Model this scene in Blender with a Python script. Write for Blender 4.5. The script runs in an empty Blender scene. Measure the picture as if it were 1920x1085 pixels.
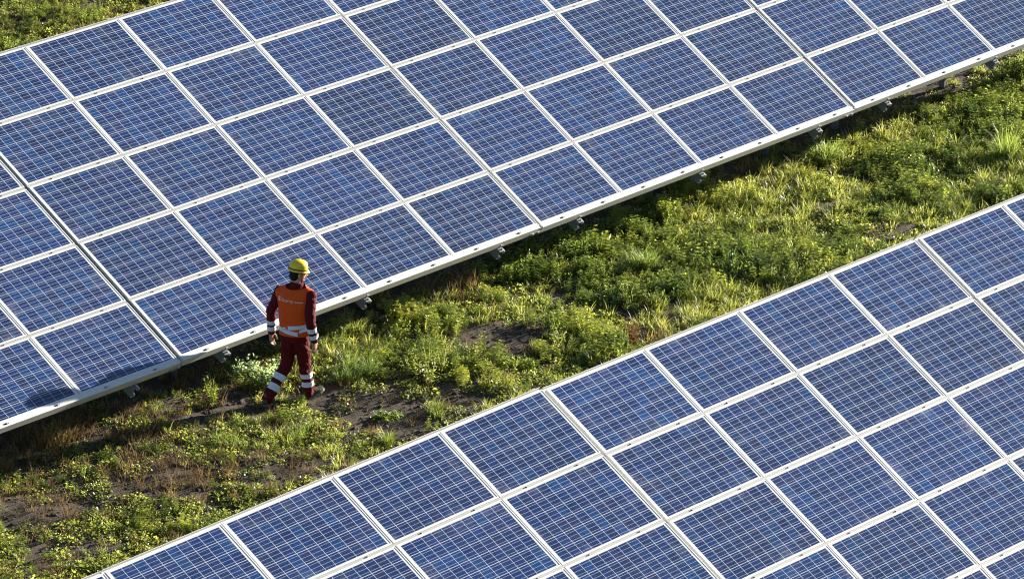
import bpy, bmesh, math, random
import numpy as np
from mathutils import Vector, Matrix, noise
from mathutils.bvhtree import BVHTree

random.seed(7)
RNG = np.random.default_rng(11)
SC = bpy.context.scene
COL = SC.collection
R = math.radians

# ------------------------------------------------------------------ camera
CAM_LOC = np.array([-43.661021, -42.905765, 22.058216])
YAW, PITCH, FPX = 0.859893, 0.334129, 10053.44       # focal length in pixels of a 1920 px wide frame
cam = bpy.data.cameras.new('camera')
cam.sensor_width = 36.0
cam.lens = FPX / 1920 * 36
cam.clip_start, cam.clip_end = 1.0, 2000.0
camo = bpy.data.objects.new('camera', cam)
COL.objects.link(camo)
camo.location = CAM_LOC
camo.rotation_euler = (math.pi / 2 - PITCH, 0, -YAW)
SC.camera = camo
FW = np.array([math.sin(YAW) * math.cos(PITCH), math.cos(YAW) * math.cos(PITCH), -math.sin(PITCH)])
RT = np.array([math.cos(YAW), -math.sin(YAW), 0.0])
UP = np.cross(RT, FW)

def to_px(P):
    d = np.asarray(P, float) - CAM_LOC
    z = d @ FW
    return 960 + FPX * (d @ RT) / z, 542.5 - FPX * (d @ UP) / z

# ------------------------------------------------------------------ ground form
GH, GS = 0.75, 0.052

def vnoise(x, y, s, seed):
    """smooth value noise 0..1"""
    x = np.asarray(x, float) / s + seed * 17.3; y = np.asarray(y, float) / s - seed * 9.1
    xi, yi = np.floor(x), np.floor(y)
    fx, fy = x - xi, y - yi
    fx, fy = fx * fx * (3 - 2 * fx), fy * fy * (3 - 2 * fy)
    def hsh(a, b):
        n = np.sin(a * 127.1 + b * 311.7 + seed * 74.7) * 43758.5453
        return n - np.floor(n)
    return ((hsh(xi, yi) * (1 - fx) + hsh(xi + 1, yi) * fx) * (1 - fy) + (hsh(xi, yi + 1) * (1 - fx) + hsh(xi + 1, yi + 1) * fx) * fy)

def relief(x, y):
    r = (vnoise(x, y, 1.7, 31) - .5) * 0.075 + (vnoise(x, y, 0.6, 32) - .5) * 0.050 + (vnoise(x, y, 0.23, 33) - .5) * 0.028
    flat = np.exp(-(((np.asarray(x) - 1.35) / .7) ** 2 + ((np.asarray(y) + .62) / .5) ** 2))     # trodden path under the worker
    return r * (1 - .85 * flat) - 0.02 * flat

def ground_z(x, y):
    return -GH + GS * np.asarray(y, float) + relief(x, y)

def at(px, py):
    """the ground point a photograph position stands on"""
    d = FW + RT * (px - 960) / FPX - UP * (py - 542.5) / FPX
    t = (-GH + GS * CAM_LOC[1] - CAM_LOC[2]) / (d[2] - GS * d[1])
    p = CAM_LOC + t * d
    return float(p[0]), float(p[1]), float(ground_z(p[0], p[1]))

# ------------------------------------------------------------------ light
SUN_EL, SUN_AZ = R(13.0), R(11.0)          # azimuth measured from +X towards -Y
sdir = Vector((math.cos(SUN_EL) * math.cos(SUN_AZ), -math.cos(SUN_EL) * math.sin(SUN_AZ), math.sin(SUN_EL)))
sun = bpy.data.lights.new('sun', 'SUN')
sun.energy = 5.0
sun.angle = R(0.5)
sun.color = (1.0, 0.92, 0.79)
suno = bpy.data.objects.new('sun', sun)
COL.objects.link(suno)
suno.rotation_euler = sdir.to_track_quat('Z', 'Y').to_euler()
suno.location = sdir * 60
w = bpy.data.worlds.new('World')
SC.world = w
w.use_nodes = True
nt = w.node_tree
bg = nt.nodes['Background']
sky = nt.nodes.new('ShaderNodeTexSky')
sky.sky_type = 'NISHITA'
sky.sun_disc = False
sky.sun_elevation = SUN_EL
# Blender's sky puts the sun at +Y for rotation 0 and turns it clockwise seen from above
sky.sun_rotation = math.atan2(sdir.x, sdir.y)
sky.air_density, sky.dust_density, sky.ozone_density = 1.0, 0.3, 2.0
nt.links.new(sky.outputs[0], bg.inputs[0])
bg.inputs[1].default_value = 0.05
SC.view_settings.view_transform = 'Standard'
SC.view_settings.look = 'None'
SC.view_settings.gamma = 1
SC.view_settings.exposure = 1.85
SC.cycles.filter_width = 1.1

# ------------------------------------------------------------------ materials
def mat(name):
    m = bpy.data.materials.new(name)
    m.use_nodes = True
    b = m.node_tree.nodes['Principled BSDF']
    return m, m.node_tree, b

class N:
    """small node helper"""
    def __init__(s, nt): s.nt = nt
    def n(s, t, **k):
        o = s.nt.nodes.new(t)
        for a, v in k.items(): setattr(o, a, v)
        return o
    def link(s, a, b): s.nt.links.new(a, b)
    def val(s, sock, v):
        if hasattr(v, 'is_output'): s.link(v, sock)
        else: sock.default_value = v
    def math(s, op, a, b=None, c=None, clamp=False):
        o = s.n('ShaderNodeMath', operation=op, use_clamp=clamp)
        s.val(o.inputs[0], a)
        if b is not None: s.val(o.inputs[1], b)
        if c is not None: s.val(o.inputs[2], c)
        return o.outputs[0]
    def mix(s, f, a, b, mode='MIX'):
        o = s.n('ShaderNodeMix', data_type='RGBA', blend_type=mode)
        s.val(o.inputs[0], f); s.val(o.inputs[6], a); s.val(o.inputs[7], b)
        return o.outputs[2]
    def noise(s, vec, scale, detail=3, rough=0.5, dim='3D'):
        o = s.n('ShaderNodeTexNoise', noise_dimensions=dim)
        if vec is not None: s.link(vec, o.inputs['Vector'])
        o.inputs['Scale'].default_value = scale
        o.inputs['Detail'].default_value = detail
        o.inputs['Roughness'].default_value = rough
        return o
    def ramp(s, f, stops):
        o = s.n('ShaderNodeValToRGB')
        s.link(f, o.inputs[0])
        e = o.color_ramp.elements
        while len(e) < len(stops): e.new(0.5)
        for i, (p, c) in enumerate(stops):
            e[i].position = p
            e[i].color = c if len(c) == 4 else (*c, 1)
        return o.outputs[0]
    def bump(s, h, strength, dist, b):
        o = s.n('ShaderNodeBump')
        o.inputs['Strength'].default_value = strength
        o.inputs['Distance'].default_value = dist
        s.link(h, o.inputs['Height'])
        s.link(o.outputs[0], b.inputs['Normal'])

def metal_mat(name, col, rough=0.5, metallic=0.0, var=0.12, scale=9):
    m, t, b = mat(name); h = N(t)
    tc = h.n('ShaderNodeTexCoord')
    ns = h.noise(tc.outputs['Object'], scale, 4, 0.6)
    c2 = tuple(c * (1 - var) for c in col)
    h.link(h.mix(ns.outputs[0], (*c2, 1), (*col, 1)), b.inputs['Base Color'])
    b.inputs['Roughness'].default_value = rough
    b.inputs['Metallic'].default_value = metallic
    return m

M_FRAME = metal_mat('white_aluminium', (0.58, 0.58, 0.575), 0.42, 0.0, 0.06, 5)
M_RAIL = metal_mat('shaded_rail_aluminium', (0.37, 0.368, 0.36), 0.45, 0.0, 0.25, 6)  # greyer than the frame: shade in the row joints put into the colour
M_STEEL = metal_mat('galvanised_steel', (0.16, 0.185, 0.20), 0.5, 0.3, 0.25, 14)
M_LIP = metal_mat('pale_sunlit_steel', (0.42, 0.43, 0.45), 0.4, 0.2, 0.15, 20)  # paler steel: sun catching the rafter lips is put into the colour
M_BOLT = metal_mat('bolt_steel', (0.55, 0.56, 0.58), 0.3, 0.6, 0.1, 30)
M_SLOT = metal_mat('slot_hole_shade', (0.02, 0.02, 0.022), 0.7, 0.0, 0.2, 20)  # near-black colour stands for shade inside the open slots
M_BACK = metal_mat('white_backsheet', (0.6, 0.62, 0.64), 0.6, 0.0, 0.05, 4)

def cell_material():
    m, t, b = mat('polycrystalline_cells'); h = N(t)
    uv = h.n('ShaderNodeUVMap', uv_map='UVMap').outputs[0]
    oi = h.n('ShaderNodeObjectInfo')
    rnd = oi.outputs['Random']
    sp = h.n('ShaderNodeSeparateXYZ'); h.link(uv, sp.inputs[0])
    u, v = sp.outputs[0], sp.outputs[1]           # in cells: u 0..10, v 0..6 over the cell field
    fu = h.math('FRACT', u); fv = h.math('FRACT', v)
    iu = h.math('FLOOR', u); iv = h.math('FLOOR', v)
    def near(f, c, wd):                            # 1 where |f-c|<wd
        return h.math('LESS_THAN', h.math('ABSOLUTE', h.math('SUBTRACT', f, c)), wd)
    gu = h.math('LESS_THAN', h.math('SUBTRACT', 0.5, h.math('ABSOLUTE', h.math('SUBTRACT', fu, 0.5))), 0.019)
    gv = h.math('LESS_THAN', h.math('SUBTRACT', 0.5, h.math('ABSOLUTE', h.math('SUBTRACT', fv, 0.5))), 0.0205)
    bus = h.math('MAXIMUM', near(fv, 0.5, 0.0125), h.math('MAXIMUM', near(fv, 0.185, 0.0125), near(fv, 0.815, 0.0125)))
    out_u = h.math('MAXIMUM', h.math('LESS_THAN', u, 0.0), h.math('GREATER_THAN', u, 10.0))
    out_v = h.math('MAXIMUM', h.math('LESS_THAN', v, 0.0), h.math('GREATER_THAN', v, 6.0))
    gap = h.math('MAXIMUM', h.math('MAXIMUM', gu, gv), h.math('MAXIMUM', out_u, out_v))
    # each cell has its own shade, each cell its own crystal flakes
    cid = h.n('ShaderNodeCombineXYZ')
    h.link(iu, cid.inputs[0]); h.link(iv, cid.inputs[1]); h.link(h.math('MULTIPLY', rnd, 977.0), cid.inputs[2])
    wn = h.n('ShaderNodeTexWhiteNoise', noise_dimensions='3D'); h.link(cid.outputs[0], wn.inputs[0])
    ws = h.n('ShaderNodeSeparateColor'); h.link(wn.outputs['Color'], ws.inputs[0])
    fl = h.n('ShaderNodeCombineXYZ')
    h.link(u, fl.inputs[0]); h.link(v, fl.inputs[1]); h.link(h.math('MULTIPLY', rnd, 531.0), fl.inputs[2])
    vo = h.n('ShaderNodeTexVoronoi', voronoi_dimensions='3D'); h.link(fl.outputs[0], vo.inputs['Vector'])
    vo.inputs['Scale'].default_value = 5.0
    vs = h.n('ShaderNodeSeparateColor'); h.link(vo.outputs['Color'], vs.inputs[0])
    base = h.mix(ws.outputs[0], (0.0038, 0.0150, 0.068, 1), (0.0060, 0.0225, 0.098, 1))
    base = h.mix(h.math('MULTIPLY', h.math('GREATER_THAN', ws.outputs[1], 0.80), 0.55), base, (0.012, 0.018, 0.068, 1))
    base = h.mix(h.math('MULTIPLY', h.math('GREATER_THAN', ws.outputs[2], 0.85), 0.6), base, (0.006, 0.040, 0.135, 1))
    hs = h.n('ShaderNodeHueSaturation')
    h.link(base, hs.inputs['Color'])
    h.link(h.math('ADD', 0.72, h.math('MULTIPLY', vs.outputs[0], 0.56)), hs.inputs['Value'])
    tone = h.n('ShaderNodeHueSaturation')
    h.link(hs.outputs[0], tone.inputs['Color'])
    h.link(h.math('ADD', 0.84, h.math('MULTIPLY', rnd, 0.36)), tone.inputs['Value'])
    c = h.mix(bus, tone.outputs[0], (0.27, 0.32, 0.43, 1))
    c = h.mix(gap, c, (0.43, 0.47, 0.54, 1))
    c = h.mix(h.math('MAXIMUM', out_u, out_v), c, (0.60, 0.60, 0.60, 1))
    # dust: a thin even film plus dried smears that sit in some panel corners
    tc = h.n('ShaderNodeTexCoord').outputs['Object']
    off = h.n('ShaderNodeVectorMath', operation='ADD'); h.link(tc, off.inputs[0])
    ofs = h.n('ShaderNodeCombineXYZ'); h.link(h.math('MULTIPLY', rnd, 83.0), ofs.inputs[0]); h.link(h.math('MULTIPLY', rnd, 41.0), ofs.inputs[1])
    h.link(ofs.outputs[0], off.inputs[1])
    n1 = h.noise(off.outputs[0], 2.6, 5, 0.62)
    n2 = h.noise(off.outputs[0], 34, 3, 0.7)
    edge = h.math('MAXIMUM', h.math('ABSOLUTE', h.math('SUBTRACT', h.math('DIVIDE', u, 10.0), 0.5)),
                  h.math('ABSOLUTE', h.math('SUBTRACT', h.math('DIVIDE', v, 6.0), 0.5)))
    edge = h.math('MULTIPLY', h.math('SUBTRACT', edge, 0.34, clamp=True), 5.5, clamp=True)
    smear = h.math('MULTIPLY', h.math('MULTIPLY', h.math('SUBTRACT', n1.outputs[0], 0.53, clamp=True), 5.0, clamp=True), edge)
    smear = h.math('MULTIPLY', smear, h.math('MULTIPLY', h.math('SUBTRACT', n2.outputs[0], 0.30, clamp=True), 2.6, clamp=True))
    film = h.math('ADD', 0.014, h.math('MULTIPLY', h.math('SUBTRACT', n1.outputs[0], 0.40, clamp=True), 0.06))
    dust = h.math('ADD', film, h.math('MULTIPLY', smear, 0.30), clamp=True)
    c = h.mix(dust, c, (0.42, 0.44, 0.48, 1))
    h.link(c, b.inputs['Base Color'])
    h.link(h.math('ADD', 0.16, h.math('MULTIPLY', dust, 0.9)), b.inputs['Roughness'])
    b.inputs['IOR'].default_value = 1.45
    b.inputs['Specular IOR Level'].default_value = 0.62
    return m
M_CELL = cell_material()

def soil_material():
    m, t, b = mat('bare_soil'); h = N(t)
    tc = h.n('ShaderNodeTexCoord').outputs['Object']
    a = h.noise(tc, 1.1, 6, 0.6); c = h.noise(tc, 9, 6, 0.65); d = h.noise(tc, 55, 4, 0.7)
    col = h.ramp(a.outputs[0], [(0.30, (0.036, 0.023, 0.012)), (0.55, (0.078, 0.054, 0.031)), (0.75, (0.140, 0.106, 0.066))])
    col = h.mix(h.math('MULTIPLY', h.math('SUBTRACT', c.outputs[0], 0.46, clamp=True), 2.4, clamp=True), col, (0.075, 0.050, 0.028, 1))
    col = h.mix(h.math('MULTIPLY', h.math('SUBTRACT', d.outputs[0], 0.56, clamp=True), 4, clamp=True), col, (0.19, 0.165, 0.13, 1))
    h.link(col, b.inputs['Base Color'])
    b.inputs['Roughness'].default_value = 0.95
    hh = h.math('ADD', h.math('MULTIPLY', c.outputs[0], 0.7), h.math('MULTIPLY', d.outputs[0], 0.5))
    h.bump(hh, 1.0, 0.09, b)
    return m
M_SOIL = soil_material()

def leaf_material(name, trans=0.35, rough=0.42, spec=0.55):
    m, t, b = mat(name); h = N(t)
    at_ = h.n('ShaderNodeAttribute', attribute_name='tint')
    h.link(at_.outputs['Color'], b.inputs['Base Color'])
    b.inputs['Roughness'].default_value = rough
    b.inputs['Specular IOR Level'].default_value = spec
    tr = h.n('ShaderNodeBsdfTranslucent')
    hs = h.n('ShaderNodeHueSaturation'); hs.inputs['Saturation'].default_value = 0.98; hs.inputs['Value'].default_value = 2.15
    h.link(at_.outputs['Color'], hs.inputs['Color'])
    h.link(hs.outputs[0], tr.inputs['Color'])
    mx = h.n('ShaderNodeMixShader'); mx.inputs[0].default_value = trans
    h.link(b.outputs[0], mx.inputs[1]); h.link(tr.outputs[0], mx.inputs[2])
    h.link(mx.outputs[0], t.nodes['Material Output'].inputs[0])
    return m
M_LEAF = leaf_material('weed_leaves', 0.50)
M_GRASS = leaf_material('grass_blades', 0.50, 0.40)
M_DRY = leaf_material('dry_stalks', 0.2, 0.8, 0.1)

def cloth_mat(name, col, rough=0.85, bump=0.5, var=0.25):
    m, t, b = mat(name); h = N(t)
    tc = h.n('ShaderNodeTexCoord').outputs['Object']
    n1 = h.noise(tc, 7, 4, 0.6); n2 = h.noise(tc, 26, 3, 0.6)
    c2 = tuple(c * (1 - var) for c in col)
    h.link(h.mix(n1.outputs[0], (*c2, 1), (*col, 1)), b.inputs['Base Color'])
    b.inputs['Roughness'].default_value = rough
    b.inputs['Specular IOR Level'].default_value = 0.2
    h.bump(h.math('ADD', n1.outputs[0], h.math('MULTIPLY', n2.outputs[0], 0.5)), bump, 0.03, b)
    return m
M_VEST = cloth_mat('orange_vest_fabric', (0.76, 0.092, 0.010), 0.75, 0.6, 0.15)
M_RED = cloth_mat('dark_red_work_cloth', (0.120, 0.0065, 0.011), 0.85, 0.9, 0.35)
M_TAPE = cloth_mat('silver_reflective_tape', (0.66, 0.74, 0.88), 0.35, 0.2, 0.08)
M_SKIN = cloth_mat('skin', (0.55, 0.30, 0.21), 0.55, 0.05, 0.12)
M_HAIR = cloth_mat('dark_hair', (0.016, 0.011, 0.009), 0.6, 0.8, 0.4)
M_HELM = metal_mat('yellow_helmet_shell', (0.78, 0.56, 0.03), 0.32, 0.0, 0.10, 12)
M_STRAP = metal_mat('black_strap', (0.02, 0.019, 0.018), 0.6, 0.0, 0.3, 30)
M_BOOT = cloth_mat('dusty_boot_leather', (0.12, 0.105, 0.08), 0.7, 0.3, 0.4)
M_SOLE = cloth_mat('pale_rubber_sole', (0.27, 0.26, 0.19), 0.8, 0.2, 0.3)
M_PRINT = metal_mat('white_vest_print', (0.66, 0.56, 0.52), 0.6, 0.0, 0.03, 9)
M_EYE = metal_mat('eye_white', (0.7, 0.68, 0.65), 0.25, 0.0, 0.02, 9)
M_LIPS = metal_mat('lips', (0.40, 0.15, 0.12), 0.5, 0.0, 0.1, 9)
M_STONE = metal_mat('field_stone', (0.34, 0.30, 0.25), 0.9, 0.0, 0.4, 30)

# ------------------------------------------------------------------ object helpers
def obj(name, me, m=None, parent=None):
    o = bpy.data.objects.new(name, me)
    COL.objects.link(o)
    if m is not None and me is not None:
        for q in (m if isinstance(m, (list, tuple)) else (m,)): me.materials.append(q)
    if parent is not None: o.parent = parent
    return o

def tag(o, label=None, cat=None, group=None, kind=None):
    if label: o['label'] = label
    if cat: o['category'] = cat
    if group: o['group'] = group
    if kind: o['kind'] = kind
    return o

def bm_mesh(bm, name, smooth=False):
    me = bpy.data.meshes.new(name)
    bm.normal_update()
    bm.to_mesh(me); bm.free()
    if smooth:
        for p in me.polygons: p.use_smooth = True
    return me

def box(bm, x0, x1, y0, y1, z0, z1, mi=0, mtx=None):
    vs = [bm.verts.new((x, y, z)) for z in (z0, z1) for y in (y0, y1) for x in (x0, x1)]
    if mtx is not None:
        for v in vs: v.co = mtx @ v.co
    for f in ((0, 2, 3, 1), (4, 5, 7, 6), (0, 1, 5, 4), (2, 6, 7, 3), (0, 4, 6, 2), (1, 3, 7, 5)):
        fc = bm.faces.new([vs[i] for i in f]); fc.material_index = mi

def cyl(bm, c, r, h, seg=8, mi=0, rot=0.0):
    a = [bm.verts.new((c[0] + r * math.cos(rot + i * 2 * math.pi / seg), c[1] + r * math.sin(rot + i * 2 * math.pi / seg), c[2])) for i in range(seg)]
    t = [bm.verts.new((v.co.x, v.co.y, v.co.z + h)) for v in a]
    for i in range(seg):
        f = bm.faces.new((a[i], a[(i + 1) % seg], t[(i + 1) % seg], t[i])); f.material_index = mi
    f = bm.faces.new(t); f.material_index = mi

# ------------------------------------------------------------------ solar tables
TAU = 0.5640
PX_, PS_ = 1.67, 1.0166
TW = 4 * PX_ + 0.0354
MW, MD, MT = 1.659, 0.986, 0.040       # module size
LIP = 0.0155
CELL = 0.156

def panel_meshes():
    bm = bmesh.new()                    # frame ring + back, origin at panel centre, glass side up
    X, Y = MW / 2, MD / 2
    def ring(x, y, z): return [bm.verts.new(p) for p in ((-x, -y, z), (x, -y, z), (x, y, z), (-x, y, z))]
    b3 = 0.002
    r0 = ring(X, Y, -MT); r1 = ring(X, Y, -b3); r2 = ring(X - b3, Y - b3, 0)
    r3 = ring(X - LIP, Y - LIP, 0); r4 = ring(X - LIP, Y - LIP, -0.008)
    for a, c in ((r0, r1), (r1, r2), (r2, r3), (r3, r4)):
        for i in range(4):
            bm.faces.new((a[i], a[(i + 1) % 4], c[(i + 1) % 4], c[i]))
    f = bm.faces.new(r0[::-1]); f.material_index = 1
    frame = bm_mesh(bm, 'panel_frame')
    frame.materials.append(M_FRAME); frame.materials.append(M_BACK)
    bm = bmesh.new()
    x, y = X - LIP, Y - LIP
    vs = [bm.verts.new(p) for p in ((-x, -y, 0), (x, -y, 0), (x, y, 0), (-x, y, 0))]
    f = bm.faces.new(vs)
    uv = bm.loops.layers.uv.new('UVMap')
    for l in f.loops:
        l[uv].uv = (l.vert.co.x / CELL + 5, l.vert.co.y / CELL + 3)
    cells = bm_mesh(bm, 'cell_sheet')
    cells.materials.append(M_CELL)
    return frame, cells
ME_FRAME, ME_CELLS = panel_meshes()

def rail_mesh(kind):
    bm = bmesh.new()
    L = TW / 2 - 0.020
    if kind == 'low':        # lowest rail: lip in front of the panel edge and a face that drops below it
        prof = [(-0.053, -0.0006), (0.0145, -0.0006), (0.0145, -0.043), (0.03, -0.043), (0.03, -0.112), (-0.050, -0.112), (-0.055, -0.106), (-0.055, -0.0026)]
        a = [bm.verts.new((-L, y, z)) for y, z in prof]; b = [bm.verts.new((L, y, z)) for y, z in prof]
        for i in range(len(prof)): bm.faces.new((a[i], a[(i + 1) % len(prof)], b[(i + 1) % len(prof)], b[i]))
        bm.faces.new(a[::-1]); bm.faces.new(b)
        bmesh.ops.recalc_face_normals(bm, faces=bm.faces)
    elif kind == 'top':
        box(bm, -L, L, 0.0155, 0.021, -0.078, -0.006)
        box(bm, -L, L, -0.03, 0.0155, -0.078, -0.043)
    else:
        box(bm, -L, L, -0.0145, 0.0145, -0.0430, -0.0085)
        box(bm, -L, L, -0.035, 0.035, -0.085, -0.0432)
    return bm_mesh(bm, 'rail')
ME_RAIL = {k: rail_mesh(k) for k in ('low', 'top', 'mid')}

def bolt_mesh(big):
    bm = bmesh.new()
    s = 1.0 if big else 0.6
    box(bm, -0.040, 0.010 * s, -0.007, 0.007, -0.001, 0.0025, 1)        # dark plate painted as the shade inside a slot hole
    cyl(bm, (0.012 * s, 0, -0.001), 0.011 * s, 0.016 * s, 6, 0, 0.3)
    cyl(bm, (0.012 * s, 0, -0.001), 0.017 * s, 0.005 * s, 10, 0)
    if big: cyl(bm, (0.040, 0, -0.001), 0.010, 0.008, 8, 0)
    me = bm_mesh(bm, 'bolt')
    me.materials.append(M_BOLT); me.materials.append(M_SLOT)
    return me
ME_BOLT = {True: bolt_mesh(True), False: bolt_mesh(False)}

def rafter_mesh():
    """C-profile beam under the rails, open towards +X, cut square at its low end"""
    bm = bmesh.new()
    y0, y1, zt, zb = -0.120, 5 * PS_ + 0.02, -0.114, -0.255
    box(bm, -0.040, -0.036, y0, y1, zb, zt)                      # web
    box(bm, -0.036, 0.030, y0, y1, zt - 0.004, zt)               # top flange
    box(bm, -0.036, 0.030, y0, y1, zb, zb + 0.004)               # bottom flange
    box(bm, 0.0302, 0.0342, y0, y1, zt - 0.045, zt, 1)           # lips, sunlight on them painted by the paler steel
    box(bm, 0.0302, 0.0342, y0, y1, zb, zb + 0.030, 1)
    me = bm_mesh(bm, 'rafter')
    me.materials.append(M_STEEL); me.materials.append(M_LIP)
    return me
ME_RAFTER = rafter_mesh()

def clip_mesh():
    bm = bmesh.new()
    box(bm, 0.0, 0.035, -0.066, -0.0555, -0.105, -0.06)
    box(bm, 0.036, 0.056, -0.128, -0.080, -0.150, -0.116)
    cyl(bm, (0.020, -0.090, -0.113), 0.012, 0.020, 6)
    me = bm_mesh(bm, 'rail_clip'); me.materials.append(M_LIP)
    return me
ME_CLIP = clip_mesh()

def splice_mesh():
    """bolted joint plate at the right end of the low rail"""
    bm = bmesh.new()
    x = TW / 2
    box(bm, x - 0.20, x + 0.008, -0.0605, -0.0565, -0.098, -0.060)
    for dx in (-0.15, -0.04):
        box(bm, x + dx - .014, x + dx + .014, -0.074, -0.0607, -0.092, -0.066)
    box(bm, x - 0.012, x + 0.020, -0.050, -0.020, -0.030, 0.006)
    me = bm_mesh(bm, 'splice_plate'); me.materials.append(M_LIP)
    return me
ME_SPLICE = splice_mesh()

def solar_table(cx, cy, cz, slope, label):
    """cx,cy,cz: middle of the low edge of the panel plane; slope: fall of the row along X"""
    gz = float(ground_z(cx, cy + 2.1))
    root = bpy.data.objects.new('solar_table', None)
    COL.objects.link(root)
    root.empty_display_size = 0.5
    root.location = (cx, cy + 2.1, gz)
    tag(root, label, 'solar table', 'tilted solar tables of twenty panels')
    base = Matrix.Translation((0, -2.1, cz - gz)) @ Matrix.Rotation(-math.atan(slope), 4, 'Y') @ Matrix.Rotation(TAU, 4, 'X')
    def part(name, me, m, parent=root):
        o = obj(name, me, None, parent)
        o.matrix_local = m
        return o
    for r in range(5):
        for c in range(4):
            j = Matrix.Translation(((c - 1.5) * PX_ + random.uniform(-.001, .001), (r + .5) * PS_, random.uniform(-.0015, .0015)))
            p = part('solar_panel', ME_FRAME, base @ j @ Matrix.Rotation(random.uniform(-.0012, .0012), 4, 'Z'))
            part('cell_sheet', ME_CELLS, Matrix.Translation((0, 0, -0.004)), p)
    for r in range(6):
        k = 'low' if r == 0 else 'top' if r == 5 else 'mid'
        rl = part('mounting_rail', ME_RAIL[k], base @ Matrix.Translation((0, r * PS_, 0)))
        if not rl.data.materials: rl.data.materials.append(M_FRAME if r in (0, 5) else M_RAIL)
        if r < 5:
            for c in range(4):
                for q in (-.25, .25):
                    yy, zz = (-0.020, -0.0006) if r == 0 else (0, -0.0085)
                    part('bolt', ME_BOLT[r == 0], Matrix.Translation(((c - 1.5 + q) * PX_, yy, zz)), rl)
    sp = part('splice_plate', ME_SPLICE, base)
    for dx in (-2.567, 0.0, 2.567):
        rf = part('rafter', ME_RAFTER, base @ Matrix.Translation((dx, 0, 0)))
        part('rail_clip', ME_CLIP, Matrix.Identity(4), rf)
        for yp, wd in ((0.95, 0.05), (3.55, 0.06)):
            wx, wy = cx + dx, cy + yp
            top = (cz - gz) + yp * math.tan(TAU) - 0.27 + slope * dx
            bot = float(ground_z(wx, wy)) - gz - 0.35
            bm = bmesh.new()
            box(bm, -0.002, 0.002, -wd, wd, bot, top)
            box(bm, 0.002, 0.05, -wd, -wd + 0.004, bot, top)
            box(bm, 0.002, 0.05, wd - 0.004, wd, bot, top)
            me = bm_mesh(bm, 'post'); me.materials.append(M_STEEL)
            part('post', me, Matrix.Translation((dx + 0.03, yp - 2.1, 0)))
    return root

UPPER = {-1: (-0.022, -0.012, 'far left solar table with the worker\'s shadow along its low rim'),
         0: (-0.018, 0.003, 'solar table of the back row standing right behind the walking worker'),
         1: (-0.007, 0.015, 'back row solar table next to the right of the one behind the worker'),
         2: (0.047, 0.030, 'back row solar table at the right end, in the top right corner')}
for t, (dz, sl, lab) in UPPER.items():
    solar_table(t * TW + TW / 2, 0.0, dz, sl / 2 / PX_, lab)
LX, LY, LZ = -2.2864, -7.733, 2.0673
LOWER = {-2: (-0.03, -0.011, 'front row solar table of which only a thin corner shows at the bottom'),
         -1: (-0.003, 0.033, 'front row solar table at the bottom centre, right below the worker'),
         0: (0.009, 0.003, 'large front row solar table in the lower right, between its two neighbours'),
         1: (0.005, -0.005, 'front row solar table cut off by the right edge of the photo')}
for t, (dz, sl, lab) in LOWER.items():
    s = 5 * PS_
    solar_table(LX + t * TW + TW / 2, LY - s * math.cos(TAU), LZ + dz - s * math.sin(TAU), sl / 2 / PX_, lab)

# ------------------------------------------------------------------ ground
def ground():
    def axis(lo, hi, step, far):
        a = list(np.arange(lo, hi + 1e-6, step))
        d, x = step, lo
        left = []
        while x > -far:
            d *= 1.35; x -= d; left.append(x)
        d, x = step, hi
        right = []
        while x < far:
            d *= 1.35; x += d; right.append(x)
        return np.array(left[::-1] + a + right)
    xs, ys = axis(-9, 24, 0.08, 500), axis(-6, 15, 0.08, 500)
    X, Y = np.meshgrid(xs, ys)
    Z = ground_z(X, Y)
    inner = (X > -9) & (X < 24) & (Y > -6) & (Y < 15)
    Z = Z + np.where(inner, RNG.normal(0, 0.006, Z.shape), 0)
    V = np.stack([X, Y, Z], -1).reshape(-1, 3)
    nx, ny = len(xs), len(ys)
    i = np.arange(nx * ny).reshape(ny, nx)
    F = np.stack([i[:-1, :-1], i[:-1, 1:], i[1:, 1:], i[1:, :-1]], -1).reshape(-1, 4)
    me = raw_mesh('ground', V, F)
    for p in me.polygons: p.use_smooth = True
    tag(obj('ground', me, M_SOIL), kind='structure')

def raw_mesh(name, V, F, C=None):
    me = bpy.data.meshes.new(name)
    me.vertices.add(len(V)); me.vertices.foreach_set('co', np.ascontiguousarray(V, np.float32).ravel())
    me.loops.add(F.size); me.loops.foreach_set('vertex_index', np.ascontiguousarray(F, np.int32).ravel())
    me.polygons.add(len(F))
    me.polygons.foreach_set('loop_start', np.arange(0, F.size, F.shape[1], dtype=np.int32))
    me.update(calc_edges=True)
    if C is not None:
        a = me.attributes.new('tint', 'FLOAT_COLOR', 'POINT')
        a.data.foreach_set('color', np.ascontiguousarray(np.concatenate([C, np.ones((len(C), 1))], 1), np.float32).ravel())
    return me
ground()

# ------------------------------------------------------------------ plant generators (arrays of quads)
def leaves(P, D, Nn, L, W, fold=0.25):
    """kite-shaped leaves: base P, direction D, normal N, length L, width W -> 4 verts each"""
    D = D / np.linalg.norm(D, axis=1, keepdims=True)
    S = np.cross(D, Nn); S /= np.linalg.norm(S, axis=1, keepdims=True) + 1e-9
    U = np.cross(S, D)
    L = L[:, None]; W = W[:, None]
    mid = P + D * L * 0.48
    v = np.stack([P, mid + S * W + U * W * fold, P + D * L - U * L * 0.12, mid - S * W + U * W * fold], 1)
    return v.reshape(-1, 3)

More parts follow.
